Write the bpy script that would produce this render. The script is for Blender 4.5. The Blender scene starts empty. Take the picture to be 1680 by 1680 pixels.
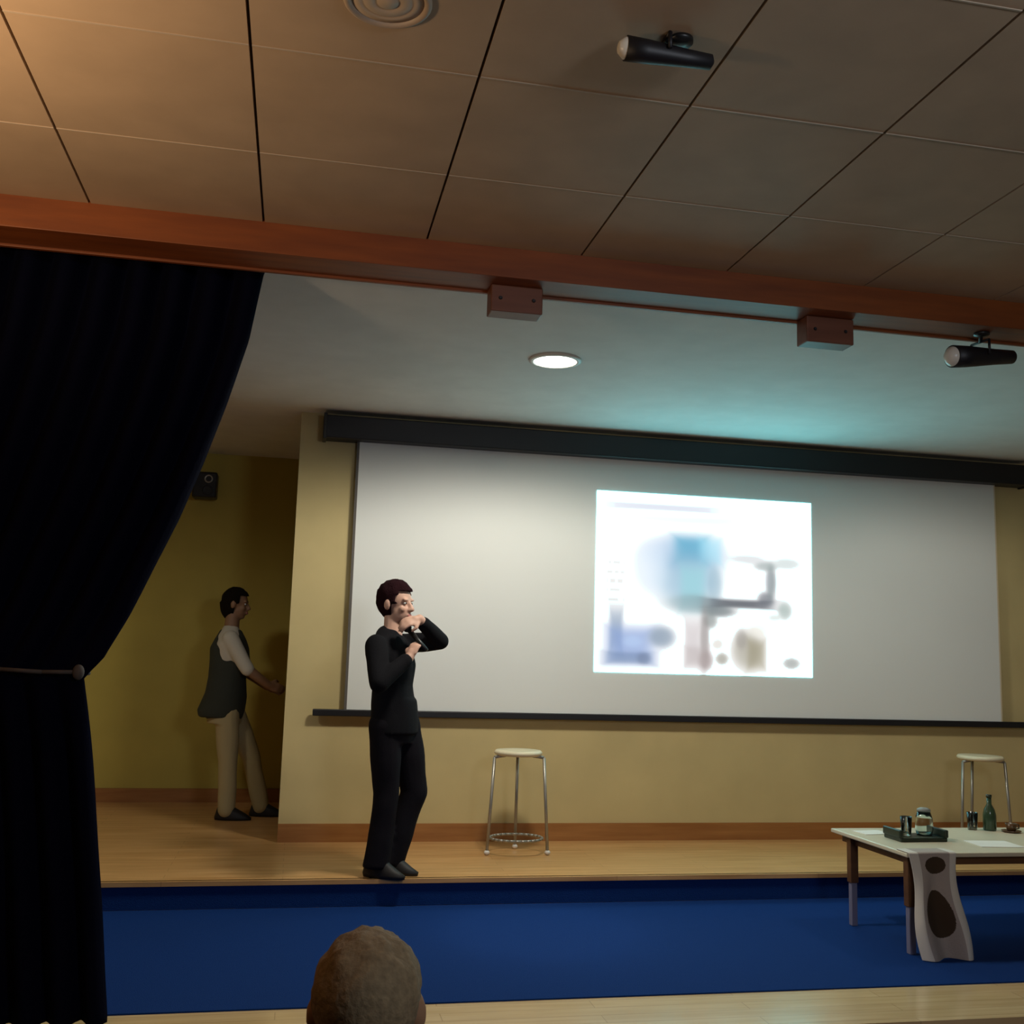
import bpy, bmesh, math, random
from mathutils import Vector, Matrix, noise
random.seed(7)
V = Vector
EYE = V((0.0, 0.0, 1.43))
FPX = 1715.0
RM = Matrix(((0.9791513, 0.0557323, 0.1953372), (-0.2010331, 0.1279816, 0.9711881), (0.0291269, -0.9902094, 0.1365174)))

# ---------------- camera ----------------
cam_data = bpy.data.cameras.new('camera')
cam_data.sensor_width = 36.0
cam_data.lens = 36.0 * FPX / 1680.0
cam_data.clip_start = 0.05
cam = bpy.data.objects.new('camera', cam_data)
bpy.context.scene.collection.objects.link(cam)
rt, dn, fw = RM.col[0], RM.col[1], RM.col[2]
cam.matrix_world = Matrix(((rt.x, -dn.x, -fw.x, EYE.x), (rt.y, -dn.y, -fw.y, EYE.y), (rt.z, -dn.z, -fw.z, EYE.z), (0, 0, 0, 1)))
bpy.context.scene.camera = cam

# ---------------- world, lights, exposure ----------------
w = bpy.data.worlds.new('world'); bpy.context.scene.world = w; w.use_nodes = True
w.node_tree.nodes['Background'].inputs[0].default_value = (1.0, 0.85, 0.7, 1)
w.node_tree.nodes['Background'].inputs[1].default_value = 0.02
vs = bpy.context.scene.view_settings
vs.view_transform = 'Standard'; vs.look = 'None'; vs.gamma = 1.0; vs.exposure = 0.0; vs.use_curve_mapping = False

def lamp(name, kind, loc, energy, color, target=None, size=0.1, angle=None, blend=0.5):
    d = bpy.data.lights.new(name, kind); d.energy = energy; d.color = color
    if kind == 'AREA': d.shape = 'DISK'; d.size = size
    else: d.shadow_soft_size = size
    if kind == 'SPOT': d.spot_size = math.radians(angle); d.spot_blend = blend
    o = bpy.data.objects.new(name, d); bpy.context.scene.collection.objects.link(o); o.location = loc
    if target is not None:
        o.rotation_euler = (V(target) - V(loc)).to_track_quat('-Z', 'Y').to_euler()
    return o
# recessed downlights over the stage (one of them is in view)
STAGE_LIGHTS = [(-1.75, 5.6, 18), (1.35, 5.6, 54), (4.55, 5.6, 13)]
for lx, ly, e in STAGE_LIGHTS:
    lamp('downlight_lamp', 'SPOT', (lx, ly, 3.07), e * 4.2, (1.0, 0.93, 0.80), (lx, ly, 0), 0.2, 172, 0.35)
# unseen warm spot added left of the frame to brighten the hall ceiling
lamp('hall_ceiling_fill', 'SPOT', (-1.75, 2.1, 2.25), 175, (1.0, 0.68, 0.40), (-1.6, 2.4, 3.1), 0.12, 150, 0.9)
# unseen soft fill added on the audience side, aimed at carpet and riser
lamp('hall_fill', 'AREA', (1.8, 0.0, 2.5), 30, (0.85, 0.9, 1.0), (2.0, 5.2, 0.0), 0.8)

# ---------------- helpers ----------------
COL = bpy.context.scene.collection
def at(px, py, Y):
    d = RM @ V((px - 840, py - 840, FPX)); return EYE + d * (Y / d.y)
def mat(name, rgb, rough=0.6, metal=0.0, bump=0.0, scale=20.0, var=0.0, emit=None, es=0.0, spec=0.5, trans=0.0, sheen=0.0):
    m = bpy.data.materials.new(name); m.use_nodes = True; nt = m.node_tree; b = nt.nodes['Principled BSDF']
    b.inputs['Base Color'].default_value = (*rgb, 1); b.inputs['Roughness'].default_value = rough
    b.inputs['Metallic'].default_value = metal; b.inputs['Specular IOR Level'].default_value = spec
    b.inputs['Transmission Weight'].default_value = trans
    if sheen: b.inputs['Sheen Weight'].default_value = sheen
    if emit: b.inputs['Emission Color'].default_value = (*emit, 1); b.inputs['Emission Strength'].default_value = es
    if bump or var:
        tc = nt.nodes.new('ShaderNodeTexCoord'); n = nt.nodes.new('ShaderNodeTexNoise'); n.inputs['Scale'].default_value = scale; n.inputs['Detail'].default_value = 6
        nt.links.new(tc.outputs['Object'], n.inputs['Vector'])
        if var:
            r = nt.nodes.new('ShaderNodeValToRGB')
            r.color_ramp.elements[0].position = 0.3; r.color_ramp.elements[1].position = 0.7
            r.color_ramp.elements[0].color = (*[c * (1 - var) for c in rgb], 1); r.color_ramp.elements[1].color = (*[min(1, c * (1 + var)) for c in rgb], 1)
            nt.links.new(n.outputs['Fac'], r.inputs['Fac']); nt.links.new(r.outputs['Color'], b.inputs['Base Color'])
        if bump:
            bp = nt.nodes.new('ShaderNodeBump'); bp.inputs['Strength'].default_value = bump; bp.inputs['Distance'].default_value = 0.01
            nt.links.new(n.outputs['Fac'], bp.inputs['Height']); nt.links.new(bp.outputs['Normal'], b.inputs['Normal'])
    return m
def wood(name, c1, c2, rough=0.4, plank=0.12, stretch=(1, 12, 12), planks=True, coat=0.0):
    m = bpy.data.materials.new(name); m.use_nodes = True; nt = m.node_tree; b = nt.nodes['Principled BSDF']
    tc = nt.nodes.new('ShaderNodeTexCoord'); mp = nt.nodes.new('ShaderNodeMapping'); mp.inputs['Scale'].default_value = stretch
    nt.links.new(tc.outputs['Object'], mp.inputs['Vector'])
    n = nt.nodes.new('ShaderNodeTexNoise'); n.inputs['Scale'].default_value = 2.5; n.inputs['Detail'].default_value = 8
    nt.links.new(mp.outputs['Vector'], n.inputs['Vector'])
    r = nt.nodes.new('ShaderNodeValToRGB'); r.color_ramp.elements[0].position = 0.3; r.color_ramp.elements[1].position = 0.72
    r.color_ramp.elements[0].color = (*c1, 1); r.color_ramp.elements[1].color = (*c2, 1)
    nt.links.new(n.outputs['Fac'], r.inputs['Fac']); out = r.outputs['Color']
    if planks:
        br = nt.nodes.new('ShaderNodeTexBrick'); br.inputs['Scale'].default_value = 1.0; br.inputs['Brick Width'].default_value = 1.3; br.inputs['Row Height'].default_value = plank
        br.inputs['Mortar Size'].default_value = 0.002; br.inputs['Color1'].default_value = (1, 1, 1, 1); br.inputs['Color2'].default_value = (0.92, 0.9, 0.88, 1); br.inputs['Mortar'].default_value = (0.7, 0.66, 0.62, 1)
        nt.links.new(tc.outputs['Object'], br.inputs['Vector'])
        mx = nt.nodes.new('ShaderNodeMix'); mx.data_type = 'RGBA'; mx.blend_type = 'MULTIPLY'; mx.inputs['Factor'].default_value = 1.0
        nt.links.new(out, mx.inputs['A']); nt.links.new(br.outputs['Color'], mx.inputs['B']); out = mx.outputs['Result']
    nt.links.new(out, b.inputs['Base Color']); b.inputs['Roughness'].default_value = rough; b.inputs['Coat Weight'].default_value = coat; b.inputs['Coat Roughness'].default_value = 0.12
    return m
def obj(name, bm, m, parent=None, smooth=False):
    me = bpy.data.meshes.new(name); bmesh.ops.recalc_face_normals(bm, faces=bm.faces[:]); bm.to_mesh(me); bm.free()
    for x in (m if isinstance(m, (list, tuple)) else [m]): me.materials.append(x)
    if smooth: me.polygons.foreach_set('use_smooth', [True] * len(me.polygons))
    o = bpy.data.objects.new(name, me); COL.objects.link(o)
    if parent is not None:
        o.parent = parent; o.matrix_parent_inverse = parent.matrix_world.inverted()
    return o
def tag(o, label=None, cat=None, group=None, kind=None):
    if label: o['label'] = label
    if cat: o['category'] = cat
    if group: o['group'] = group
    if kind: o['kind'] = kind
    return o
def thing(name, label, cat, loc, group=None):
    o = bpy.data.objects.new(name, None); COL.objects.link(o); o.location = loc; o.empty_display_size = 0.1
    o.matrix_world = Matrix.Translation(loc)
    return tag(o, label, cat, group)
def struct(name, bm, m, label=None): return tag(obj(name, bm, m), label, None, None, 'structure')
def box(bm, a, b, mi=0, bev=0.0):
    a = V(a); b = V(b)
    r = bmesh.ops.create_cube(bm, size=1.0, matrix=Matrix.Translation((a + b) / 2) @ Matrix.Diagonal((*[abs(b[i] - a[i]) for i in range(3)], 1)))
    fs = set(f for v in r['verts'] for f in v.link_faces)
    if bev > 0:
        es = list(set(e for v in r['verts'] for e in v.link_edges))
        rr = bmesh.ops.bevel(bm, geom=es, offset=bev, segments=2, affect='EDGES', profile=0.5); fs = set(f for f in rr['faces']) | set(f for f in fs if f.is_valid)
    for f in fs: f.material_index = mi
def B(*boxes, bev=0.0):
    bm = bmesh.new()
    for q in boxes: box(bm, q[0], q[1], q[2] if len(q) > 2 else 0, bev)
    return bm
def cone(bm, p, q, r1, r2, seg=14, cap=True):
    p = V(p); q = V(q); d = q - p
    if d.length < 1e-6: return
    M = Matrix.Translation((p + q) / 2) @ d.to_track_quat('Z', 'Y').to_matrix().to_4x4()
    bmesh.ops.create_cone(bm, cap_ends=cap, segments=seg, radius1=r1, radius2=r2, depth=d.length, matrix=M)
def ball(bm, c, r, u=14, v=9, rot=None):
    if not hasattr(r, '__len__'): r = (r, r, r)
    M = Matrix.Translation(c) @ ((rot or Matrix.Identity(3)).to_4x4()) @ Matrix.Diagonal((*r, 1))
    return bmesh.ops.create_uvsphere(bm, u_segments=u, v_segments=v, radius=1.0, matrix=M)['verts']
def limb(bm, pts, rs, seg=14):
    for i in range(len(pts) - 1): cone(bm, pts[i], pts[i + 1], rs[i], rs[i + 1], seg)
    for p, r in zip(pts, rs): ball(bm, p, r, seg, 9)
def tube(pts, r, seg=8, bm=None):
    bm = bm or bmesh.new()
    for i in range(len(pts) - 1): cone(bm, pts[i], pts[i + 1], r, r, seg)
    for p in pts[1:-1]: ball(bm, p, r, seg, 6)
    return bm
def lathe(c, prof, seg=32, bm=None, M=None):
    bm = bm or bmesh.new(); rings = []; c = V(c)
    for r, z in prof:
        ring = []
        for k in range(seg):
            a = 2 * math.pi * k / seg; p = V((max(r, 1e-4) * math.cos(a), max(r, 1e-4) * math.sin(a), z))
            if M is not None: p = M @ p
            ring.append(bm.verts.new(c + p))
        rings.append(ring)
    for i in range(len(rings) - 1):
        for k in range(seg): bm.faces.new((rings[i][k], rings[i][(k + 1) % seg], rings[i + 1][(k + 1) % seg], rings[i + 1][k]))
    bm.faces.new(rings[0][::-1]); bm.faces.new(rings[-1])
    return bm
def loft(bm, secs, seg=20):
    """secs: (centre, side_vector*half, front_vector*half) elliptical sections"""
    rings = []
    for c, s, fv in secs:
        rings.append([bm.verts.new(V(c) + V(s) * math.cos(2 * math.pi * k / seg) + V(fv) * math.sin(2 * math.pi * k / seg)) for k in range(seg)])
    for i in range(len(rings) - 1):
        for k in range(seg): bm.faces.new((rings[i][k], rings[i][(k + 1) % seg], rings[i + 1][(k + 1) % seg], rings[i + 1][k]))
    bm.faces.new(rings[0][::-1]); bm.faces.new(rings[-1])
def fuse(name, bm, m, parent, voxel=0.008, smooth_it=4, wrinkle=0.0, wscale=9.0):
    """melt overlapping closed volumes into one continuous skin"""
    bmesh.ops.recalc_face_normals(bm, faces=bm.faces[:])
    me = bpy.data.meshes.new(name); bm.to_mesh(me); bm.free()
    o = bpy.data.objects.new(name, me); COL.objects.link(o)
    r = o.modifiers.new('r', 'REMESH'); r.mode = 'VOXEL'; r.voxel_size = voxel
    s = o.modifiers.new('s', 'SMOOTH'); s.iterations = smooth_it; s.factor = 0.5
    bpy.context.view_layer.update()
    e = o.evaluated_get(bpy.context.evaluated_depsgraph_get())
    me2 = bpy.data.meshes.new_from_object(e); o.modifiers.clear(); o.data = me2; me2.name = name
    if wrinkle:
        for v in me2.vertices:
            p = v.co; n = noise.noise(V((p.x * wscale, p.y * wscale, p.z * wscale * 0.7 + p.x * 3)))
            v.co = p + v.normal * (n * wrinkle)
    me2.materials.clear(); me2.materials.append(m)
    me2.polygons.foreach_set('use_smooth', [True] * len(me2.polygons))
    if parent is not None:
        o.parent = parent; o.matrix_parent_inverse = parent.matrix_world.inverted()
    return o

# ---------------- materials ----------------
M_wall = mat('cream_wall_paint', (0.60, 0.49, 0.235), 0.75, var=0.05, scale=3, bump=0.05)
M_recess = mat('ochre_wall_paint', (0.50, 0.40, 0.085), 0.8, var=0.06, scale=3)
M_hallwall = mat('hall_wall_paint', (0.40, 0.30, 0.20), 0.8, var=0.05, scale=3)
M_ceil = mat('white_plaster', (0.74, 0.75, 0.73), 0.8, var=0.04, scale=5)
M_panel = mat('beige_ceiling_panel', (0.43, 0.31, 0.20), 0.7, var=0.08, scale=4)
M_joint = mat('dark_panel_joint', (0.10, 0.06, 0.03), 0.8)
M_seam = mat('pale_seam', (0.42, 0.34, 0.25), 0.6)
M_edge = mat('pale_screen_edge', (0.7, 0.6, 0.42), 0.6)
M_beam = wood('orange_brown_timber', (0.16, 0.036, 0.004), (0.24, 0.060, 0.007), 0.55, planks=False, stretch=(1, 10, 10))
M_bracket = wood('red_brown_timber', (0.13, 0.042, 0.020), (0.18, 0.065, 0.033), 0.5, planks=False)
M_stage = wood('honey_parquet', (0.55, 0.29, 0.10), (0.72, 0.43, 0.18), 0.38, plank=0.09, coat=0.2)
M_tan = wood('varnished_pale_parquet', (0.62, 0.45, 0.22), (0.74, 0.56, 0.31), 0.22, plank=0.09, coat=0.5)
M_base = wood('brown_skirting_wood', (0.30, 0.12, 0.03), (0.40, 0.18, 0.05), 0.5, planks=False)
M_carpet = mat('blue_carpet', (0.0055, 0.035, 0.165), 0.95, bump=0.5, scale=220, var=0.12, spec=0.1)
M_floor = mat('dark_red_hall_carpet', (0.07, 0.02, 0.015), 0.95, bump=0.4, scale=150, var=0.2, spec=0.1)
M_curtain = mat('midnight_blue_velvet', (0.0025, 0.003, 0.010), 0.95, bump=0.2, scale=90, spec=0.03, sheen=0.0)
M_rope = mat('grey_cord', (0.07, 0.06, 0.055), 0.8)
M_black = mat('black_metal', (0.008, 0.008, 0.011), 0.5)
M_blackpl = mat('black_plastic', (0.012, 0.012, 0.012), 0.4)
M_screen = mat('matt_white_screen_fabric', (0.81, 0.84, 0.82), 0.9, var=0.01, scale=2, spec=0.1)
M_border = mat('dark_screen_edge', (0.12, 0.11, 0.10), 0.8)
M_lampglow = mat('lit_lamp_lens', (1, 1, 1), 0.5, emit=(1.0, 0.97, 0.85), es=9.0)
M_trimwhite = mat('white_enamel', (0.7, 0.7, 0.66), 0.4)
M_chrome = mat('brushed_steel', (0.36, 0.35, 0.31), 0.35, metal=0.6)
M_seat = mat('pale_birch_seat', (0.80, 0.72, 0.50), 0.4, var=0.05, scale=6)
M_white = mat('white_paper', (0.85, 0.82, 0.74), 0.7)
M_table = mat('cream_laminate', (0.66, 0.60, 0.44), 0.35, var=0.04, scale=5)
M_legdark = wood('dark_brown_wood', (0.09, 0.035, 0.012), (0.14, 0.06, 0.02), 0.5, planks=False)
M_leggrey = mat('lilac_grey_steel', (0.25, 0.24, 0.33), 0.4, metal=0.2)
M_skin = mat('light_skin', (0.60, 0.36, 0.27), 0.55, var=0.05, scale=25)
M_skin2 = mat('tanned_skin', (0.28, 0.15, 0.08), 0.55, var=0.05, scale=25)
M_suit = mat('black_suit_cloth', (0.006, 0.006, 0.008), 0.9, bump=0.2, scale=200, spec=0.15)
M_trs = mat('black_trouser_cloth', (0.007, 0.006, 0.009), 0.9, bump=0.2, scale=200, spec=0.15)
M_hair = mat('dark_auburn_hair', (0.016, 0.004, 0.006), 0.95, bump=0.6, scale=120, spec=0.1)
M_hair2 = mat('black_brown_hair', (0.009, 0.006, 0.003), 0.95, bump=0.6, scale=120, spec=0.1)
M_hair3 = mat('greying_blond_hair', (0.19, 0.135, 0.07), 0.9, bump=0.35, scale=90, var=0.22)
M_shoe = mat('black_leather', (0.006, 0.005, 0.005), 0.6)
M_vest = mat('dark_green_grey_waistcoat', (0.035, 0.04, 0.03), 0.9, bump=0.2, scale=180)
M_shirt = mat('off_white_shirt', (0.62, 0.58, 0.48), 0.8)
M_khaki = mat('khaki_cloth', (0.46, 0.38, 0.20), 0.85, bump=0.2, scale=150)
M_eye = mat('eye_white', (0.8, 0.8, 0.78), 0.2)
M_iris = mat('dark_iris', (0.02, 0.012, 0.008), 0.2)
M_lip = mat('lip', (0.42, 0.14, 0.12), 0.5)
M_jersey = mat('dark_brown_jumper', (0.03, 0.015, 0.012), 0.9, bump=0.3, scale=120)
M_cloth = mat('pinkish_grey_runner', (0.40, 0.34, 0.30), 0.9, bump=0.3, scale=120)
M_pale = mat('pale_grey_cloth_border', (0.66, 0.62, 0.55), 0.9)
M_brown = mat('dark_brown_print', (0.05, 0.028, 0.012), 0.9)
M_green = mat('dark_bottle_green', (0.012, 0.02, 0.01), 0.35)
M_glass = mat('clear_glass', (0.85, 0.92, 0.9), 0.05, trans=1.0)
M_cup = mat('brown_glaze', (0.10, 0.05, 0.02), 0.3)
M_rubber = mat('white_rubber', (0.75, 0.72, 0.66), 0.6)

# ---------------- setting ----------------
XL, XR, YB, YF, ZA, ZC = -3.5, 7.2, -2.5, 4.06, -0.32, 3.10
struct('floor', B(((XL, YB, ZA - 0.1), (XR, 4.10, ZA))), M_floor)
struct('stage_front', B(((XL, 4.10, ZA), (XR, 6.22, -0.006))), M_tan)
struct('stage_riser', B(((XL, 6.212, 0.001), (XR, 6.222, 0.125))), M_carpet)
tag(obj('carpet', B(((XL, 4.53, -0.006), (XR, 6.21, 0.0))), M_carpet),
    'plain dark blue carpet running across in front of the wooden stage', 'carpet', kind=None)
struct('stage', B(((XL, 6.222, ZA), (XR, 9.4, 0.15)), ((XL, 6.20, 0.125), (XR, 6.24, 0.15))), M_stage)
# back wall with the open recess on its left
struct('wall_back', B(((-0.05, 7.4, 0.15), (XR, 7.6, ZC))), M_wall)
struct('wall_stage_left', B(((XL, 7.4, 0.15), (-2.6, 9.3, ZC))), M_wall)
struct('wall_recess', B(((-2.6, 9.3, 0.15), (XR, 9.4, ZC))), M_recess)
struct('wall_left', B(((XL - 0.1, YB, ZA), (XL, 9.4, 3.2))), M_hallwall)
struct('wall_right', B(((XR, YB, ZA), (XR + 0.1, 9.4, 3.2))), M_hallwall)
struct('wall_rear', B(((XL, YB - 0.1, ZA), (XR, YB, 3.2))), M_hallwall)
struct('baseboard_back', B(((-0.05, 7.383, 0.15), (XR, 7.4, 0.27))), M_base)
struct('baseboard_recess', B(((-2.6, 9.28, 0.15), (XR, 9.3, 0.26))), M_base)
struct('ceiling', B(((XL, 4.26, ZC), (XR, 9.4, 3.2))), M_ceil)
# hall ceiling: panels on a 0.65 m grid with dark lengthways joints and pale cross seams
bm = bmesh.new(); box(bm, (XL, YB, 3.125), (XR, 4.26, 3.2), 1)
gx = [-0.218 + 0.649 * k for k in range(-6, 13)]
gy = [3.467 + 0.65 * k for k in range(-10, 2)]
for i in range(len(gx) - 1):
    x0, x1 = max(gx[i] + 0.0045, XL), min(gx[i + 1] - 0.0045, XR)
    if x1 - x0 < 0.02: continue
    for j in range(len(gy) - 1):
        y0, y1 = max(gy[j] + 0.001, YB), min(gy[j + 1] - 0.001, YF)
        if y1 - y0 < 0.02: continue
        box(bm, (x0, y0, 3.10), (x1, y1, 3.13), 0)
        if gy[j] > YB: box(bm, (x0, gy[j] - 0.003, 3.0975), (x1, gy[j] + 0.002, 3.12), 2)
struct('ceiling_hall', bm, [M_panel, M_joint, M_seam])
struct('trim_1', B(((XL, 4.06, 2.975), (XR, 4.26, 3.125)), ((XL, 4.245, 2.965), (XR, 4.265, 3.0)), bev=0.003), M_beam)

# ---------------- projection screen ----------------
SY = 7.345
scr = thing('projection_screen', 'wide white projection screen in a black frame on the back wall, bright slide showing', 'projection screen', (2.85, SY, 1.03))
def spx(px, py): return at(px, py, SY)
x0 = spx(572, 950).x; x1 = 5.43; zt = 2.916; zb = 1.024
obj('screen_fabric', B(((x0 + 0.03, SY, zb), (x1 - 0.02, SY + 0.006, zt))), M_screen, scr)
obj('side_border', B(((x0 + 0.012, SY, zb), (x0 + 0.03, SY + 0.006, zt))), M_border, scr)
obj('side_border', B(((x1 - 0.02, SY, zb), (x1 - 0.008, SY + 0.006, zt))), M_edge, scr)
obj('housing', B(((0.116, SY - 0.10, 2.90), (5.68, 7.4, 3.062)), bev=0.008), M_black, scr)
obj('bottom_bar', B(((0.136, SY - 0.015, 0.990), (5.68, SY + 0.018, 1.036)), bev=0.006), M_black, scr)
for xx in (0.116, 5.68): obj('end_cap', B(((xx - 0.012, SY - 0.11, 2.89), (xx + 0.012, 7.4, 3.072)), bev=0.004), M_blackpl, scr)
# the projected slide: its own picture, soft patches of colour
NX, NY = 150, 112
c00, c10, c01, c11 = spx(974, 1102), spx(1334, 1111), spx(974, 804), spx(1330, 824)
SX0, SX1, SZ0, SZ1 = c00.x, c11.x, c00.z, c01.z
# patches: px centre, py centre, half width, half height, softness, colour, weight   (pixel frame 0..1 of the slide)
PAT = [  # u, v (from top-left), ru, rv, rgb, weight, rect?
 (.30, .075, .26, .018, (.72, .76, .86), .55, 1), (.36, .14, .30, .02, (.86, .86, .93), .6, 1), (.66, .13, .25, .02, (.93, .90, .93), .5, 1),
 (.40, .33, .17, .10, (.60, .72, .86), .75, 0), (.43, .31, .07, .07, (.28, .62, .76), .9, 1), (.52, .31, .05, .07, (.62, .88, .96), .7, 1),
 (.41, .47, .14, .14, (.52, .68, .79), .85, 0), (.44, .52, .055, .12, (.56, .80, .84), .8, 1), (.54, .50, .03, .10, (.52, .66, .74), .6, 0), (.24, .42, .08, .14, (.84, .90, .96), .7, 0),
 (.45, .61, .12, .05, (.50, .60, .63), .7, 0),
 (.66, .60, .14, .022, (.27, .29, .33), .95, 1), (.56, .645, .07, .03, (.38, .42, .44), .85, 0), (.52, .70, .03, .04, (.42, .46, .46), .7, 0),
 (.78, .57, .035, .04, (.36, .38, .42), .8, 0), (.805, .47, .022, .09, (.40, .45, .47), .8, 0), (.78, .38, .05, .025, (.52, .58, .58), .7, 0), (.88, .36, .06, .03, (.74, .80, .80), .7, 0), (.70, .345, .08, .025, (.76, .78, .80), .6, 0),
 (.70, .46, .08, .06, (.90, .88, .95), .6, 0),
 (.87, .63, .03, .045, (.56, .64, .62), .75, 0), (.82, .67, .03, .02, (.78, .84, .82), .6, 0),
 (.095, .77, .028, .12, (.50, .58, .68), .85, 1), (.16, .85, .10, .095, (.47, .58, .80), .85, 1), (.15, .92, .095, .03, (.40, .49, .64), .7, 1), (.30, .80, .055, .055, (.45, .53, .62), .85, 0), (.22, .92, .03, .03, (.38, .44, .56), .6, 0), (.17, .83, .04, .03, (.70, .80, .94), .6, 0),
 (.44, .83, .035, .13, (.78, .75, .76), .85, 1), (.495, .80, .02, .16, (.55, .52, .52), .8, 0), (.50, .92, .03, .05, (.56, .50, .50), .8, 0), (.46, .90, .05, .05, (.70, .66, .66), .6, 1),
 (.575, .91, .025, .03, (.50, .49, .44), .7, 0), (.555, .83, .025, .03, (.80, .78, .74), .6, 0),
 (.69, .86, .065, .10, (.60, .58, .52), .8, 0), (.735, .88, .04, .08, (.55, .52, .42), .7, 1), (.665, .80, .025, .05, (.58, .56, .54), .7, 0), (.75, .74, .05, .04, (.90, .89, .84), .6, 0),
 (.90, .925, .035, .028, (.52, .55, .54), .75, 0), (.08, .50, .05, .16, (.93, .92, .91), .5, 1)]
bm = bmesh.new(); lay = bm.loops.layers.float_color.new('slide'); grid = []
SLIDE_GLOW = (0.3, 4.3, 4.7)    # the slide is far brighter than the room, its white leans to cyan
def slide_col(u, v):
    c = V((1.0, 1.0, 1.0))
    for pu, pv, ru, rv, rgb, wt, rect in PAT:
        a, b = abs(u - pu) / ru, abs(v - pv) / rv
        d = max(a, b) if rect else math.hypot(a, b)
        k = 1 / (1 + math.exp((d - 1.0) * 5.5)) * wt * .88
        if k > 0.004: c = c * (1 - k) + V(rgb) * k
    for k in range(5):
        vv = .40 + .05 * k
        if .05 < u < .13 and abs(v - vv) < .010: c = c * (.93 if noise.noise(V((u * 90, k, 0))) > -.1 else 1)
    k = max(0.0, min(1.0, (min(c) - .90) / .09)); k = k * k * (3 - 2 * k)
    return [x ** 2.2 * (1.03 + k * g) for x, g in zip(c, SLIDE_GLOW)]
for j in range(NY + 1):
    row = []
    for i in range(NX + 1):
        u, v = i / NX, j / NY
        z = (SZ1 * (1 - v) + SZ0 * v); row.append((bm.verts.new((SX0 + (SX1 - SX0) * u, SY - 0.003, z)), u, v))
    grid.append(row)
cols = [[slide_col(q[1], q[2]) for q in r] for r in grid]
for j in range(NY):
    for i in range(NX):
        idx = ((j, i), (j, i + 1), (j + 1, i + 1), (j + 1, i)); f = bm.faces.new([grid[a][b][0] for a, b in idx])
        for lp, (a, b) in zip(f.loops, idx): lp[lay] = (*cols[a][b], 1)
m = bpy.data.materials.new('projected_light'); m.use_nodes = True; nt = m.node_tree; b = nt.nodes['Principled BSDF']
vc = nt.nodes.new('ShaderNodeVertexColor'); vc.layer_name = 'slide'
b.inputs['Base Color'].default_value = (0.1, 0.1, 0.1, 1); b.inputs['Roughness'].default_value = 1; b.inputs['Specular IOR Level'].default_value = 0
nt.links.new(vc.outputs['Color'], b.inputs['Emission Color']); b.inputs['Emission Strength'].default_value = 1.0
o = obj('projected_slide', bm, m, scr); o['label'] = 'bright white slide with blue and grey pictures'

# ---------------- ceiling fittings ----------------
def downlight(x, y, label, r=0.085):
    t = thing('recessed_downlight', label, 'ceiling light', (x, y, ZC), None)
    obj('trim_ring', lathe((x, y, ZC), [(r + .025, 0), (r + .025, -.008), (r, -.014), (r - .004, -.006), (r - .004, 0)]), M_trimwhite, t, True)
    obj('lens', lathe((x, y, ZC - .004), [(r - .006, 0), (r - .006, -.006), (r - .03, -.012), (.001, -.014)]), M_lampglow, t, True)
downlight(1.35, 5.6, 'glowing round downlight in the white ceiling above the projection screen', 0.125)
t = thing('ceiling_speaker', 'round beige loudspeaker grille set in the hall ceiling, at the top edge', 'speaker', (0.14, 2.52, 3.1))
obj('rim', lathe((0.14, 2.52, 3.1), [(.115, 0), (.115, -.006), (.105, -.012), (.095, -.004), (.095, 0)]), mat('tan_rim', (0.38, 0.29, 0.21), 0.6), t, True)
obj('grille', lathe((0.14, 2.52, 3.1), [(.094, 0), (.094, -.003), (.07, -.006), (.066, -.003), (.062, -.006), (.035, -.008), (.031, -.004), (.027, -.008), (.001, -.01)]), mat('tan_grille', (0.44, 0.35, 0.26), 0.6), t, True)
def stage_spot(label, mount, c, axis, L, r, stem=True):
    """can-shaped spotlight: conical body along axis, lens at the axis end, hung from mount by a stem and yoke"""
    c = V(c); a = V(axis).normalized(); mount = V(mount)
    t = thing('stage_spotlight', label, 'spotlight', mount)
    q = a.to_track_quat('Z', 'Y').to_matrix()
    obj('lamp_body', lathe(c, [(.2 * r, -.5 * L), (.62 * r, -.47 * L), (.72 * r, -.2 * L), (.95 * r, .2 * L), (r, .42 * L), (.9 * r, .42 * L)], 24, None, q), M_black, t, True)
    obj('lens', lathe(c, [(.88 * r, .40 * L), (.88 * r, .43 * L), (.5 * r, .49 * L), (.01, .5 * L)], 24, None, q), mat('pale_reflector', (0.8, 0.76, 0.66), 0.3), t, True)
    side = a.cross(V((0, 0, 1))).normalized(); bm = bmesh.new(); top = V((c.x, c.y, c.z + r * 1.35))
    for s in (-1, 1):
        tube([c + side * s * r * 1.05, top + side * s * r * 1.05], 0.006, 8, bm)
    tube([top - side * r * 1.05, top + side * r * 1.05], 0.006, 8, bm); obj('yoke', bm, M_black, t, True)
    obj('stem', tube([mount, top], 0.009 if (mount - top).length < .1 else .016, 10), M_black, t, True)
    obj('mount_plate', lathe(mount, [(.035, 0.001), (.035, -.01), (.01, -.016)]), M_blackpl, t, True)
    return t
stage_spot('dark ceiling spotlight with a pale lens, on the beige panelled hall ceiling', (0.93, 2.50, 3.1), (0.89, 2.50, 3.05), (-1, 0.02, 0.03), 0.27, 0.033)
stage_spot('dark stage spotlight with a pale lens, hanging under the brown beam at the right', (3.03, 4.16, 2.975), (3.05, 4.2, 2.875), (-1, -.15, -0.12), 0.40, 0.052)
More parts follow.
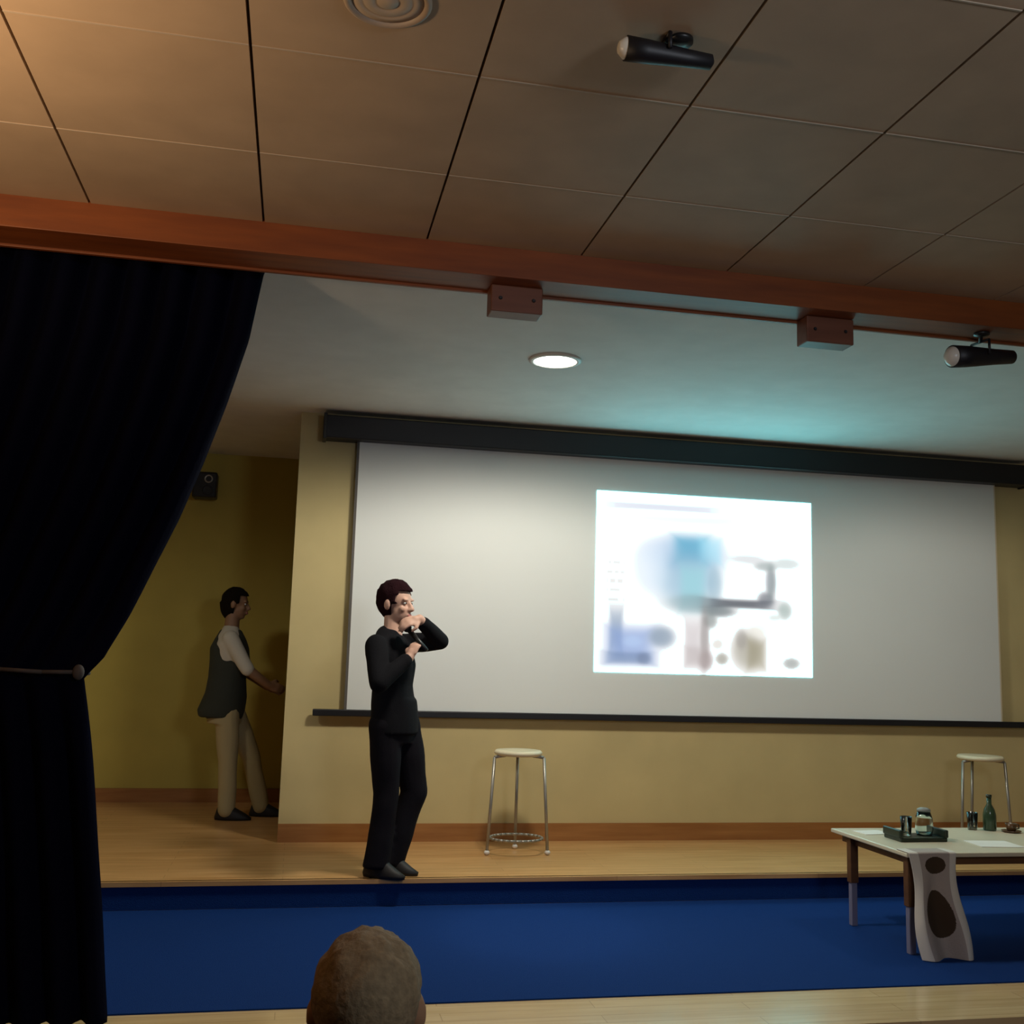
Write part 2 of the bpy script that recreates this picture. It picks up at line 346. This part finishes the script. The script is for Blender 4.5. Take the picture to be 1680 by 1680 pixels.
def block(px0, px1, pyb, label):
    a = at(px0, pyb, 4.22); b2 = at(px1, pyb, 4.22); x0, x1 = a.x, b2.x; z = (a.z + b2.z) / 2
    t = thing('beam_bracket', label, 'bracket', ((x0 + x1) / 2, 4.2, 2.97), 'wooden blocks under the beam')
    obj('block', B(((x0, 4.15, z), (x1, 4.25, 2.974)), bev=.005), M_bracket, t)
    for xx in (x0 + .04, x1 - .04):
        bm = bmesh.new(); cone(bm, (xx, 4.151, (z + 2.974) / 2), (xx, 4.145, (z + 2.974) / 2), .009, .006, 10); obj('screw', bm, M_black, t)
block(800, 884, 521, 'shallow red brown wooden block under the ceiling beam, above the lit downlight')
block(1312, 1388, 570, 'deep red brown wooden block under the ceiling beam, left of the hanging spotlight')
# small speaker on the recess wall
t = thing('wall_speaker', 'small black speaker high on the ochre wall beside the curtain', 'speaker', (-0.82, 9.3, 2.78))
obj('cabinet', B(((-0.93, 9.06, 2.68), (-0.73, 9.22, 2.90)), bev=.015), M_blackpl, t)
for z, r in ((2.84, .035), (2.74, .045)):
    obj('cone_driver', lathe((-0.80, 9.062, z), [(r, 0), (r, .006), (r * .8, .004), (r * .3, -.004), (.001, -.002)], 24, None, Matrix.Rotation(math.pi / 2, 3, 'X')), M_chrome if z > 2.8 else M_black, t, True)
obj('wall_bracket', B(((-0.86, 9.2, 2.76), (-0.80, 9.3, 2.82))), M_black, t)

# ---------------- curtain ----------------
EDGE = [(442, 3.03), (430, 3.0)]
epx = [(446, 425), (430, 445), (405, 560), (368, 665), (330, 760), (290, 850), (250, 928), (210, 1010), (172, 1078), (150, 1100), (140, 1112), (143, 1150), (150, 1260), (157, 1380), (163, 1480), (168, 1600), (172, 1668)]
ev = [at(px, py, 4.42) for px, py in epx]
def edge_x(z):
    if z >= ev[0].z: return ev[0].x
    for a, b2 in zip(ev, ev[1:]):
        if b2.z <= z <= a.z: return b2.x + (a.x - b2.x) * (z - b2.z) / (a.z - b2.z)
    return ev[-1].x
ZT = at(70, 1100, 4.42).z
bm = bmesh.new(); NU, NV = 260, 110; rows = []
zs = [0.008 + (3.09 - 0.008) * j / NV for j in range(NV + 1)]
for z in zs:
    ex = edge_x(z); row = []; gather = math.exp(-((z - ZT) / 0.22) ** 2)
    lx = -3.3
    for i in range(NU + 1):
        u = i / NU; x = lx + (ex - lx) * u
        amp = 0.055 * (1 - 0.62 * gather) * (0.8 + 0.4 * noise.noise(V((u * 14, z * .4, 2))))
        ph = u * 2 * math.pi * 21 + 0.7 * noise.noise(V((u * 6, z * .9, 5)))
        y = 4.42 + amp * math.sin(ph) + 0.02 * noise.noise(V((u * 30, z * 2, 0))) - 0.05 * gather
        row.append(bm.verts.new((x, y, z)))
    rows.append(row)
for j in range(NV):
    for i in range(NU): bm.faces.new((rows[j][i], rows[j][i + 1], rows[j + 1][i + 1], rows[j + 1][i]))
cur = thing('stage_curtain', 'midnight blue stage curtain tied back at the left, hanging from beam to floor', 'curtain', (-2.0, 4.42, 0.0))
co = obj('drape', bm, M_curtain, cur, True); sm = co.modifiers.new('thick', 'SOLIDIFY'); sm.thickness = 0.012
a = at(0, 1098, 4.30); e = at(138, 1103, 4.33)
obj('tieback', tube([(-3.2, 4.33, ZT), (-2.0, 4.32, ZT + .004), (a.x, 4.31, a.z), ((a.x + e.x) / 2, 4.31, (a.z + e.z) / 2 - .004), (e.x - .03, 4.33, e.z), (e.x + .004, 4.40, e.z - .005), (e.x - .03, 4.49, e.z)], 0.008, 8), M_rope, cur, True)
obj('tieback_knot', (lambda b_: (ball(b_, (e.x - .02, 4.325, e.z), (.022, .02, .03)), b_)[1])(bmesh.new()), M_rope, cur, True)

# ---------------- stools ----------------
def make_stool(c, label):
    x, y, z = c; t = thing('bar_stool', label, 'stool', c, 'round bar stools on the stage')
    H = 0.665
    obj('seat', lathe((x, y, z + H - .035), [(.02, 0), (.14, 0), (.158, .01), (.16, .022), (.15, .034), (.08, .03), (.001, .028)], 36), M_seat, t, True)
    for k, (dx, dy) in enumerate(((-1, -.25), (1, -.35), (.15, 1), (-.02, -1.0))):
        top = V((x + dx * .165, y + dy * .13, z + H - .045)); bot = V((x + dx * .20, y + dy * .17, z + .012))
        if k == 3: continue
        lg = obj('leg', tube([top, bot], .0105, 10), M_chrome, t, True)
        b2 = bmesh.new(); ball(b2, bot + V((0, 0, .004)), (.019, .019, .016)); obj('rubber_foot', b2, M_rubber, lg, True)
        b3 = tube([top, V((x + dx * .09, y + dy * .07, z + H - .035))], .0105, 10); obj('seat_arm', b3, M_chrome, t, True)
    bm = bmesh.new(); N = 28; R = .175
    tube([(x + R * math.cos(2 * math.pi * k / N), y + R * .82 * math.sin(2 * math.pi * k / N) , z + .10) for k in range(N + 1)], .009, 8, bm)
    obj('foot_ring', bm, M_chrome, t, True)
    return t
sc = at(846, 1393, 6.93)
make_stool((sc.x, 6.93, 0.15), 'round pale stool standing alone on the stage below the projection screen')
sc2 = at(1610, 1300, 6.93)
make_stool((sc2.x, 6.93, 0.15), 'round pale stool at the back wall, behind the table with glasses')

# ---------------- table and what stands on it ----------------
TX0, TX1, TY0, TY1, TH = 3.085, 4.75, 4.955, 5.73, 0.50
tb = thing('low_table', 'low cream topped table with dark upper legs on the blue carpet', 'table', (3.9, 5.34, 0))
obj('table_top', B(((TX0, TY0, TH - .022), (TX1, TY1, TH)), bev=.005), M_table, tb)
obj('apron', B(((TX0 + .05, TY0 + .04, TH - .065), (TX1 - .05, TY0 + .06, TH - .022)), ((TX0 + .05, TY1 - .06, TH - .065), (TX1 - .05, TY1 - .04, TH - .022)),
    ((TX0 + .05, TY0 + .05, TH - .065), (TX0 + .07, TY1 - .05, TH - .022)), ((TX1 - .07, TY0 + .05, TH - .065), (TX1 - .05, TY1 - .05, TH - .022))), M_legdark, tb)
for lx in (TX0 + .045, TX1 - .045):
    for ly in (TY0 + .05, TY1 - .16):
        lg = obj('leg', B(((lx - .024, ly - .022, .23), (lx + .024, ly + .022, TH - .022)), bev=.004), M_legdark, tb)
        obj('leg_sleeve', B(((lx - .018, ly - .017, 0.0), (lx + .018, ly + .017, .235)), bev=.004), M_leggrey, lg)
# runner hanging over the front edge
def cloth_pt(u, v):  # v 0 = back of table, 1 = bottom of the hang
    path = 0.10 + 0.50; s = v * path
    if s < .10: p = V((0, TY0 + .10 - s, TH + .006))
    else:
        d = s - .10; p = V((0, TY0 - .012 - .03 * math.sin(u * 9.0) * min(1, d * 3) - .22 * d * d - .02 * d, TH + .004 - d))
    k = max(0, s - .10)
    p.x = 3.088 + .265 * u + k * .05 + .015 * math.sin(k * 12 + u * 3)
    return p
bm = bmesh.new(); NU2, NV2 = 90, 180; rows = []
for j in range(NV2 + 1): rows.append([bm.verts.new(cloth_pt(i / NU2, j / NV2)) for i in range(NU2 + 1)])
for j in range(NV2):
    for i in range(NU2):
        f = bm.faces.new((rows[j][i], rows[j][i + 1], rows[j + 1][i + 1], rows[j + 1][i])); u, v = (i + .5) / NU2, (j + .5) / NV2
        mi = 0
        if u < .17 or u > .83: mi = 1
        for cu, cv, ru, rv in ((.5, .27, .24, .07), (.52, .66, .27, .19)):
            if ((u - cu) / ru) ** 2 + ((v - cv) / rv) ** 2 < 1: mi = 2
        f.material_index = mi
o = obj('table_runner', bm, [M_cloth, M_pale, M_brown], None, True); s = o.modifiers.new('t', 'SOLIDIFY'); s.thickness = .004
tag(o, 'pale bordered cloth with dark brown ovals hanging over the front of the low table', 'table runner')
def sheet(px, py, w, d, rz, label):
    dd = RM @ V((px - 840, py - 840, FPX)); k = (TH + .001 - EYE.z) / dd.z; p = EYE + dd * k
    o = obj('paper_sheet', B(((-w / 2, -d / 2, 0), (w / 2, d / 2, .003))), M_white); o.location = (p.x, p.y, TH + .0005); o.rotation_euler[2] = rz
    tag(o, label, 'paper', 'paper sheets on the low table')
def tpos(px, py):
    dd = RM @ V((px - 840, py - 840, FPX)); k = (TH + .001 - EYE.z) / dd.z; p = EYE + dd * k; return V((p.x, p.y, TH))
sheet(1430, 1366, .17, .13, .1, 'white paper sheet at the far left corner of the low table')
p = tpos(1545, 1374)
sheet(1630, 1385, .24, .19, -.1, 'large white paper sheet near the front middle of the low table')
# dark tray with raised ends
p = tpos(1502, 1377)
t = thing('serving_tray', 'dark green tray with raised ends at the left of the low table', 'tray', (p.x, p.y, TH))
obj('tray_base', B(((p.x - .14, p.y - .085, TH), (p.x + .14, p.y + .085, TH + .022)), bev=.005), M_green, t)
for s in (-1, 1): obj('tray_end', B(((p.x + s * .135 - .012, p.y - .085, TH + .02), (p.x + s * .135 + .012, p.y + .085, TH + .062)), bev=.006), M_green, t)
def tumbler(c, h, r, label):
    c = V(c); bm = lathe(c, [(r * .8, 0), (r, h), (r - .003, h), (r * .8 - .003, .008), (.001, .008)], 24)
    tag(obj('drinking_glass', bm, M_glass, None, True), label, 'glass', 'drinking glasses on the low table')
tz = TH + .023
tumbler((p.x - .055, p.y + .0, tz), .10, .032, 'clear drinking glass on the left half of the dark green tray')
t2 = thing('water_jug', 'clear glass jug with a grey lid on the right half of the dark green tray', 'jug', (p.x + .06, p.y + .01, tz))
obj('jug_body', lathe((p.x + .06, p.y + .01, tz), [(.04, 0), (.048, .03), (.046, .09), (.034, .125), (.031, .125), (.042, .09), (.044, .03), (.036, .006), (.001, .006)], 28), M_glass, t2, True)
obj('lid', lathe((p.x + .06, p.y + .01, tz + .125), [(.036, 0), (.036, .012), (.02, .02), (.001, .022)], 28), mat('grey_lid', (.25, .27, .25), .5), t2, True)
q = tpos(1624, 1362)
t3 = thing('glass_bottle', 'dark green bottle standing at the right of the low table', 'bottle', (q.x, q.y, TH))
obj('bottle_body', lathe((q.x, q.y, TH), [(.034, 0), (.037, .01), (.037, .09), (.03, .12), (.014, .15), (.013, .19), (.001, .19)], 28), mat('green_glass', (.05, .09, .05), .15, trans=.3), t3, True)
obj('cap', lathe((q.x, q.y, TH + .188), [(.016, 0), (.016, .016), (.001, .017)], 20), M_green, t3, True)
q2 = q + V((.09, -.07, 0))
t4 = thing('tea_cup', 'small brown cup on a saucer, right of the green bottle', 'cup', (q2.x, q2.y, TH))
obj('saucer', lathe((q2.x, q2.y, TH), [(.03, 0), (.055, .008), (.054, .011), (.028, .005), (.001, .005)], 28), M_cup, t4, True)
obj('cup_body', lathe((q2.x, q2.y, TH + .006), [(.022, 0), (.034, .045), (.031, .045), (.02, .006), (.001, .006)], 28), M_cup, t4, True)
obj('cup_handle', tube([(q2.x + .03, q2.y, TH + .045), (q2.x + .05, q2.y, TH + .042), (q2.x + .05, q2.y, TH + .022), (q2.x + .026, q2.y, TH + .018)], .004), M_cup, t4, True)
q3 = q + V((-.1, .02, 0))
tumbler((q3.x, q3.y, TH), .10, .032, 'clear drinking glass standing left of the dark green bottle')

# ---------------- people ----------------
def head(bm, c, F, s=1.0):
    """adds skull, face and ears to bm; F = facing direction. Returns frame"""
    F = V(F).normalized(); U = V((0, 0, 1)); U = (U - F * U.dot(F)).normalized(); S = F.cross(U)
    rot = Matrix((S, F, U)).transposed(); P = lambda a, b_, c_: V(c) + (S * a + F * b_ + U * c_) * s
    ball(bm, P(0, -.012, .03), [k * s for k in (.074, .094, .088)], 24, 16, rot)
    ball(bm, P(0, .022, -.035), [k * s for k in (.058, .066, .075)], 20, 14, rot)
    ball(bm, P(0, .055, -.085), [k * s for k in (.028, .026, .022)], 14, 9, rot)
    limb(bm, [P(0, .082, .018), P(0, .104, -.018)], [.009 * s, .014 * s], 10)
    for e in (-1, 1):
        ball(bm, P(.012 * e, .094, -.022), .009 * s, 10, 6); ball(bm, P(.032 * e, .075, .032), [k * s for k in (.024, .012, .008)], 12, 8, rot)
        ball(bm, P(.036 * e, .062, -.02), [k * s for k in (.022, .02, .02)], 12, 8, rot)
        ball(bm, P(.080 * e, -.008, -.004), [k * s for k in (.012, .021, .033)], 12, 8, rot)
    ball(bm, P(0, .088, -.048), [k * s for k in (.024, .010, .006)], 12, 8, rot); ball(bm, P(0, .086, -.060), [k * s for k in (.021, .010, .007)], 12, 8, rot)
    return P, rot, S, F, U
def face_parts(t, P, rot, s=1.0):
    for e in (-1, 1):
        b1 = bmesh.new(); ball(b1, P(.031 * e, .074, .012), [k * s for k in (.011, .008, .0065)], 14, 9, rot); ey = obj('eye', b1, M_eye, t, True)
        b1 = bmesh.new(); ball(b1, P(.031 * e, .0795, .012), [k * s for k in (.006, .004, .006)], 10, 6, rot); obj('iris', b1, M_iris, ey, True)
    b1 = bmesh.new(); ball(b1, P(0, .093, -.054), [k * s for k in (.022, .007, .011)], 14, 8, rot); obj('lips', b1, M_lip, t, True)
def hairdo(t, P, rot, m, s=1.0, nape=-.05, vol=1.12, front=.045, long=0.0, seed=0, zr=.090):
    bm = bmesh.new(); vs_ = ball(bm, (0, 0, 0), (1, 1, 1), 40, 28)
    for v in vs_:
        x, y, z = v.co
        X, Y, Z = x * .074 * vol, y * .094 * vol - .014, z * zr * vol + .034
        if z < 0: Z = z * (.034 - nape) + .034
        lim = front if Z < .085 else .2
        if Y > front and Z < .075: Y = front - .03 + (Y - front) * .1; X *= .82
        elif Y > .02 and Z < .0: Y = min(Y, .0); X *= .9
        if long and Z < 0: Y -= .012; X *= .9
        n = noise.noise(V((X * 45 + seed, Y * 45, Z * 18))) * .006 + noise.noise(V((X * 140, Y * 140, Z * 60 + seed))) * .0025
        v.co = P(X * (1 + n * 12), Y * (1 + n * 6) , Z + n)
    return obj('hair', bm, m, t, True)
def hand(bm, w, d, n, s=1, curl=0.9, size=1.0):
    """w wrist, d direction, n palm normal (fingers curl towards n), s thumb side sign"""
    w = V(w); d = V(d).normalized(); n = V(n); n = (n - d * n.dot(d)).normalized(); side = d.cross(n) * s; z = size
    rot = Matrix((side, d, n)).transposed()
    ball(bm, w + d * .045 * z, [k * z for k in (.040, .050, .016)], 16, 10, rot); limb(bm, [w, w + d * .03 * z], [.026 * z, .026 * z], 12)
    for k, (off, L) in enumerate(((.030, .070), (.010, .078), (-.010, .072), (-.029, .056))):
        p = w + d * (.082 - .004 * abs(k - 1)) * z + side * off * z; a = 0.25; pts = [p - d * .02 * z]; dirv = d
        pts.append(p)
        for seg_, fr in enumerate((.45, .3, .25)):
            a += curl * (.55 if seg_ else .35); dirv = d * math.cos(a) + n * math.sin(a); pts.append(pts[-1] + dirv * L * fr * z)
        limb(bm, pts, [.0095 * z, .0095 * z, .0088 * z, .008 * z, .007 * z], 10)
    b0 = w + d * .025 * z + side * .030 * z
    limb(bm, [b0, b0 + (side * .7 + d * .6 + n * .25) * .035 * z, b0 + (side * .7 + d * .6 + n * .25) * .035 * z + (d * .8 + n * .6) * .030 * z], [.014 * z, .0115 * z, .009 * z], 10)

# --- presenter ---
PY = 6.36
pr = thing('person', 'person in black suit speaking into a microphone at the edge of the stage', 'person', (0.46, 6.36, 0.15))
A = lambda px, py, dy=0.0: at(px, py, PY + dy)
Fp = V((.86, -.51, 0)); Sp = Fp.cross(V((0, 0, 1)))          # Sp: his right (towards the hall)
hc = A(650, 992); shR = A(617, 1060, -.15); shL = A(660, 1056, .13); elR = A(622, 1122, -.30); wrR = A(672, 1078, -.22)
elL = A(722, 1052, -.03); wrL = A(688, 1016, -.17)
hipR = A(632, 1192, -.07); hipL = A(664, 1190, .07); knR = A(634, 1302, -.08); knL = A(680, 1298, .03); anR = A(618, 1408, -.10); anL = A(640, 1410, .0)
ch = (shR + shL) / 2; pel = (hipR + hipL) / 2; nk = V((ch.x, ch.y, ch.z)) + V((.02, -.01, .03))
bm = bmesh.new(); P, rot, S_, F_, U_ = head(bm, hc, (.80, -.58, -.08), 1.1)
limb(bm, [hc + V((0, 0, -.05)) - Fp * .02, nk - V((0, 0, .03))], [.052, .060])
def torso(bm, ch, pel, Fp, Sp, k, wsh=.185, dch=.11, ww=.135, dw=.10, wh=.165, dh=.115, top=.03, lean=0):
    secs = []
    for f, ws, ds, off in ((-.13, .05, .05, 0), (0.0, wsh * .80, dch * .75, 0), (.13, wsh, dch, .0), (.30, wsh * .92, dch * 1.06, .01), (.55, ww, dw, .0), (.80, wh * .98, dh, -.005), (1.0, wh, dh, -.01), (1.12, wh * .8, dh * .8, 0)):
        c = ch + V((0, 0, top)) + (pel - ch) * f + Fp * off
        secs.append((c, Sp * (ws + k), Fp * (ds + k)))
    loft(bm, secs, 28)
torso(bm, ch, pel, Fp, Sp, -.012)
limb(bm, [shR, elR, wrR], [.052, .042, .030]); limb(bm, [shL, elL, wrL], [.050, .040, .030])
hand(bm, wrR, A(688, 1045, -.19) - wrR, V((.6, .5, .2)), 1, 1.3); hand(bm, wrL, A(668, 1020, -.20) - wrL, V((-.5, .2, -.5)), 1, .8)
for h, k, a in ((hipR, knR, anR), (hipL, knL, anL)):
    limb(bm, [h, k, a], [.080, .052, .036]); limb(bm, [V((a.x, a.y, .215)), V((a.x, a.y, .178)) + Fp * .10], [.028, .018])
body = fuse('body', bm, M_skin, pr, .007, 3)
# fingers of both hands keep fine detail inside the fused body; clothing over it
bm = bmesh.new(); torso(bm, ch, pel, Fp, Sp, .010, wsh=.178, ww=.150, wh=.166)
loft(bm, [(pel + V((0, 0, .16)), Sp * .160, Fp * .118), (pel + V((0, 0, .02)), Sp * .178, Fp * .132), (pel - V((0, 0, .045)), Sp * .182, Fp * .136)], 28)
limb(bm, [shR, shR + (elR - shR) * .5, elR, elR + (wrR - elR) * .86], [.068, .064, .056, .042]); limb(bm, [shL, shL + (elL - shL) * .5, elL, elL + (wrL - elL) * .80], [.066, .060, .054, .044])
limb(bm, [ch + V((0, 0, .045)) - Fp * .02, ch + V((0, 0, .0))], [.072, .09])
fuse('jacket', bm, M_suit, pr, .010, 5, .006, 10)
bm = bmesh.new()
loft(bm, [(pel + V((0, 0, .08)), Sp * .150, Fp * .112), (pel - V((0, 0, .02)), Sp * .165, Fp * .122), (pel - V((0, 0, .10)), Sp * .160, Fp * .112)], 28)
for h, k, a, ro in ((hipR, knR, anR, 0), (hipL, knL, anL, .003)):
    b0 = V((a.x, a.y, .20))
    limb(bm, [h, h + (k - h) * .5, k, k + (b0 - k) * .5], [.100, .092, .078, .074]); cone(bm, k + (b0 - k) * .5, b0, .074, .078, 20)
fuse('trousers', bm, M_trs, pr, .010, 5, .008, 9)
for a in (anR, anL):
    bm = bmesh.new(); g = V((a.x, a.y, 0.15))
    loft(bm, [(g + V((0, 0, .001)) + Fp * .05, Sp * .044, Fp * .13), (g + V((0, 0, .02)) + Fp * .05, Sp * .047, Fp * .135), (g + V((0, 0, .045)) + Fp * .03, Sp * .042, Fp * .11), (g + V((0, 0, .085)) + Fp * .005, Sp * .040, Fp * .072), (g + V((0, 0, .115)) - Fp * .005, Sp * .037, Fp * .055)], 24)
    obj('shoe', bm, M_shoe, pr, True)
hairdo(pr, P, rot, M_hair, 1.0, -.085, 1.17, .050, .0, 3); face_parts(pr, P, rot, 1.1)
mp = A(689, 1054, -.20); mt = A(668, 1030, -.13)
mic = thing('microphone', 'black handheld microphone held to the mouth of the speaker on stage', 'microphone', mp)
dmm = (mt - mp).normalized()
obj('handle', (lambda b_: (cone(b_, mp - dmm * .07, mt - dmm * .02, .011, .016, 16), b_)[1])(bmesh.new()), M_blackpl, mic, True)
obj('mesh_head', (lambda b_: (ball(b_, mt, .027, 18, 12), b_)[1])(bmesh.new()), M_black, mic, True)

# --- man in the recess ---
GY = 8.45
mn = thing('person', 'person in dark waistcoat and khaki trousers standing in the recess beside the pillar', 'person', (-0.38, GY, 0.15))
A2 = lambda px, py, dy=0.0: at(px, py, GY + dy)
Fm = V((1, -.12, 0)).normalized(); Sm = Fm.cross(V((0, 0, 1)))
hc = A2(388, 992); s1 = A2(378, 1048, -.15); s2 = A2(378, 1048, .15); e1 = A2(406, 1098, -.20); w1 = A2(440, 1124, -.16); e2 = A2(404, 1102, .16); w2 = A2(438, 1126, .08)
h1 = A2(372, 1165, -.08); h2 = A2(380, 1165, .08); k1 = A2(374, 1245, -.09); k2 = A2(412, 1243, .08); a1 = A2(372, 1322, -.10); a2 = A2(428, 1322, .08)
for q_ in (a1, a2): q_.z = .25
ch = (s1 + s2) / 2; pel = (h1 + h2) / 2 + V((-.03, 0, 0))
bm = bmesh.new(); P, rot, *_ = head(bm, hc, (1, -.15, -.12))
limb(bm, [hc + V((-.02, 0, -.05)), ch + V((0, 0, .02))], [.053, .062]); torso(bm, ch, pel, Fm, Sm, -.012)
limb(bm, [s1, e1, w1], [.052, .042, .032]); limb(bm, [s2, e2, w2], [.052, .042, .032])
hand(bm, w1, V((.9, .1, -.25)), V((0, .9, -.3)), 1, .6); hand(bm, w2, V((.9, -.1, -.25)), V((0, -.9, -.3)), -1, .6)
for h, k, a in ((h1, k1, a1), (h2, k2, a2)):
    limb(bm, [h, k, a], [.085, .055, .040]); limb(bm, [V((a.x, a.y, .215)), V((a.x, a.y, .178)) + Fm * .10], [.028, .018])
fuse('body', bm, M_skin2, mn, .008, 3)
bm = bmesh.new()
limb(bm, [s1, e1], [.066, .054]); limb(bm, [s2, e2], [.066, .054]); torso(bm, ch, pel, Fm, Sm, .004)
fuse('shirt', bm, M_shirt, mn, .010, 4, .005, 12)
bm = bmesh.new(); torso(bm, ch, pel, Fm, Sm, .028, wsh=.150, wh=.165, dch=.120, dw=.115, dh=.13, top=.0)
loft(bm, [(pel + V((-.01, 0, .14)), Sm * .175, Fm * .145), (pel + V((-.035, 0, .0)), Sm * .19, Fm * .175), (pel + V((-.03, 0, -.05)), Sm * .185, Fm * .165)], 28)
fuse('waistcoat', bm, M_vest, mn, .010, 5, .006, 9)
bm = bmesh.new(); loft(bm, [(pel + V((0, 0, .06)), Sm * .175, Fm * .13), (pel - V((0, 0, .10)), Sm * .175, Fm * .128)], 28)
for h, k, a in ((h1, k1, a1), (h2, k2, a2)): limb(bm, [h, h + (k - h) * .5, k, a - V((0, 0, .03))], [.098, .088, .072, .064])
fuse('trousers', bm, M_khaki, mn, .010, 5, .008, 9)
for a in (a1, a2):
    bm = bmesh.new(); g = V((a.x, a.y, 0.15))
    loft(bm, [(g + V((0, 0, .001)) + Fm * .05, Sm * .046, Fm * .135), (g + V((0, 0, .02)) + Fm * .05, Sm * .048, Fm * .138), (g + V((0, 0, .05)) + Fm * .03, Sm * .044, Fm * .11), (g + V((0, 0, .10)) - Fm * .01, Sm * .040, Fm * .055)], 24)
    obj('shoe', bm, M_shoe, mn, True)
hairdo(mn, P, rot, M_hair2, 1.0, -.13, 1.14, .045, 1.0, 8); face_parts(mn, P, rot)

# --- seated listener, back of the head ---
ls = thing('person', 'seated person with short grey blond hair, seen from behind at the bottom edge', 'person', (0.13, 1.35, ZA))
hc = at(602, 1652, 1.62) + V((0, 0, -.004)); Fl = V((.12, 1, 0)).normalized(); Sl = Fl.cross(V((0, 0, 1)))
bm = bmesh.new(); P, rot, *_ = head(bm, hc, (.12, 1, -.06), .95)
ch = hc + V((-.01, -.05, -.23)); pel = V((ch.x - .02, ch.y - .10, ZA + .50))
if (ch - pel).z < .45: pel.z = ch.z - .45
limb(bm, [hc - Fl * .02 - V((0, 0, .05)), ch + V((0, 0, .02))], [.054, .062]); torso(bm, ch, pel, Fl, Sl, -.01)
arms = []
for s in (-1, 1):
    sh = ch + Sl * .165 * s; el = pel + Sl * .24 * s + V((0, .06, .18)); wr = pel + Sl * .12 * s + Fl * .32 + V((0, 0, .12)); arms.append((sh, el, wr))
    limb(bm, [sh, el, wr], [.052, .042, .03]); hand(bm, wr, Fl - Sl * .4 * s, V((0, 0, -1)), -s, .4)
    hp = pel + Sl * .09 * s; kn = hp + Fl * .42 + V((0, 0, .02)); an = V((kn.x, kn.y + .03, ZA + .09)); arms.append((hp, kn, an))
    limb(bm, [hp, kn, an], [.085, .058, .04]); limb(bm, [an - V((0, 0, .03)), an + Fl * .15 - V((0, 0, .05))], [.036, .028])
fuse('body', bm, M_skin2, ls, .009, 3)
bm = bmesh.new(); torso(bm, ch, pel, Fl, Sl, .014)
for sh, el, wr in (arms[0], arms[2]): limb(bm, [sh, el, el + (wr - el) * .9], [.068, .056, .042])
limb(bm, [ch + V((0, 0, .05)) , ch], [.070, .085]); fuse('jumper', bm, M_jersey, ls, .011, 5, .006, 9)
bm = bmesh.new()
for hp, kn, an in (arms[1], arms[3]): limb(bm, [hp, kn, an], [.105, .078, .062])
fuse('trousers', bm, M_trs, ls, .011, 5, .006, 9)
for hp, kn, an in (arms[1], arms[3]):
    bm = bmesh.new(); g = V((an.x, an.y, ZA)) + Fl * .04
    loft(bm, [(g + V((0, 0, .001)), Sl * .045, Fl * .13), (g + V((0, 0, .02)), Sl * .048, Fl * .135), (g + V((0, 0, .05)) - Fl * .02, Sl * .043, Fl * .11), (g + V((0, 0, .09)) - Fl * .06, Sl * .038, Fl * .05)], 24)
    obj('shoe', bm, M_shoe, ls, True)
hairdo(ls, P, rot, M_hair3, .95, -.075, 1.12, .05, .0, 12, .078); face_parts(ls, P, rot, .95)
# his chair, below the frame
cx, cy, sz = pel.x, pel.y, pel.z - .115
t = thing('auditorium_chair', 'dark chair under the seated listener with grey blond hair', 'chair', (cx, cy, ZA))
obj('seat', B(((cx - .23, cy - .15, sz - .05), (cx + .23, cy + .32, sz)), bev=.015), M_jersey, t)
obj('backrest', B(((cx - .23, cy - .21, sz + .08), (cx + .23, cy - .17, sz + .38)), bev=.012), M_jersey, t)
for sx in (-.21, .21):
    for yy, top in ((-.19, sz + .2), (.29, sz - .03)):
        obj('leg', tube([(cx + sx, cy + yy, ZA), (cx + sx, cy + yy, top)], .013, 10), M_black, t, True)
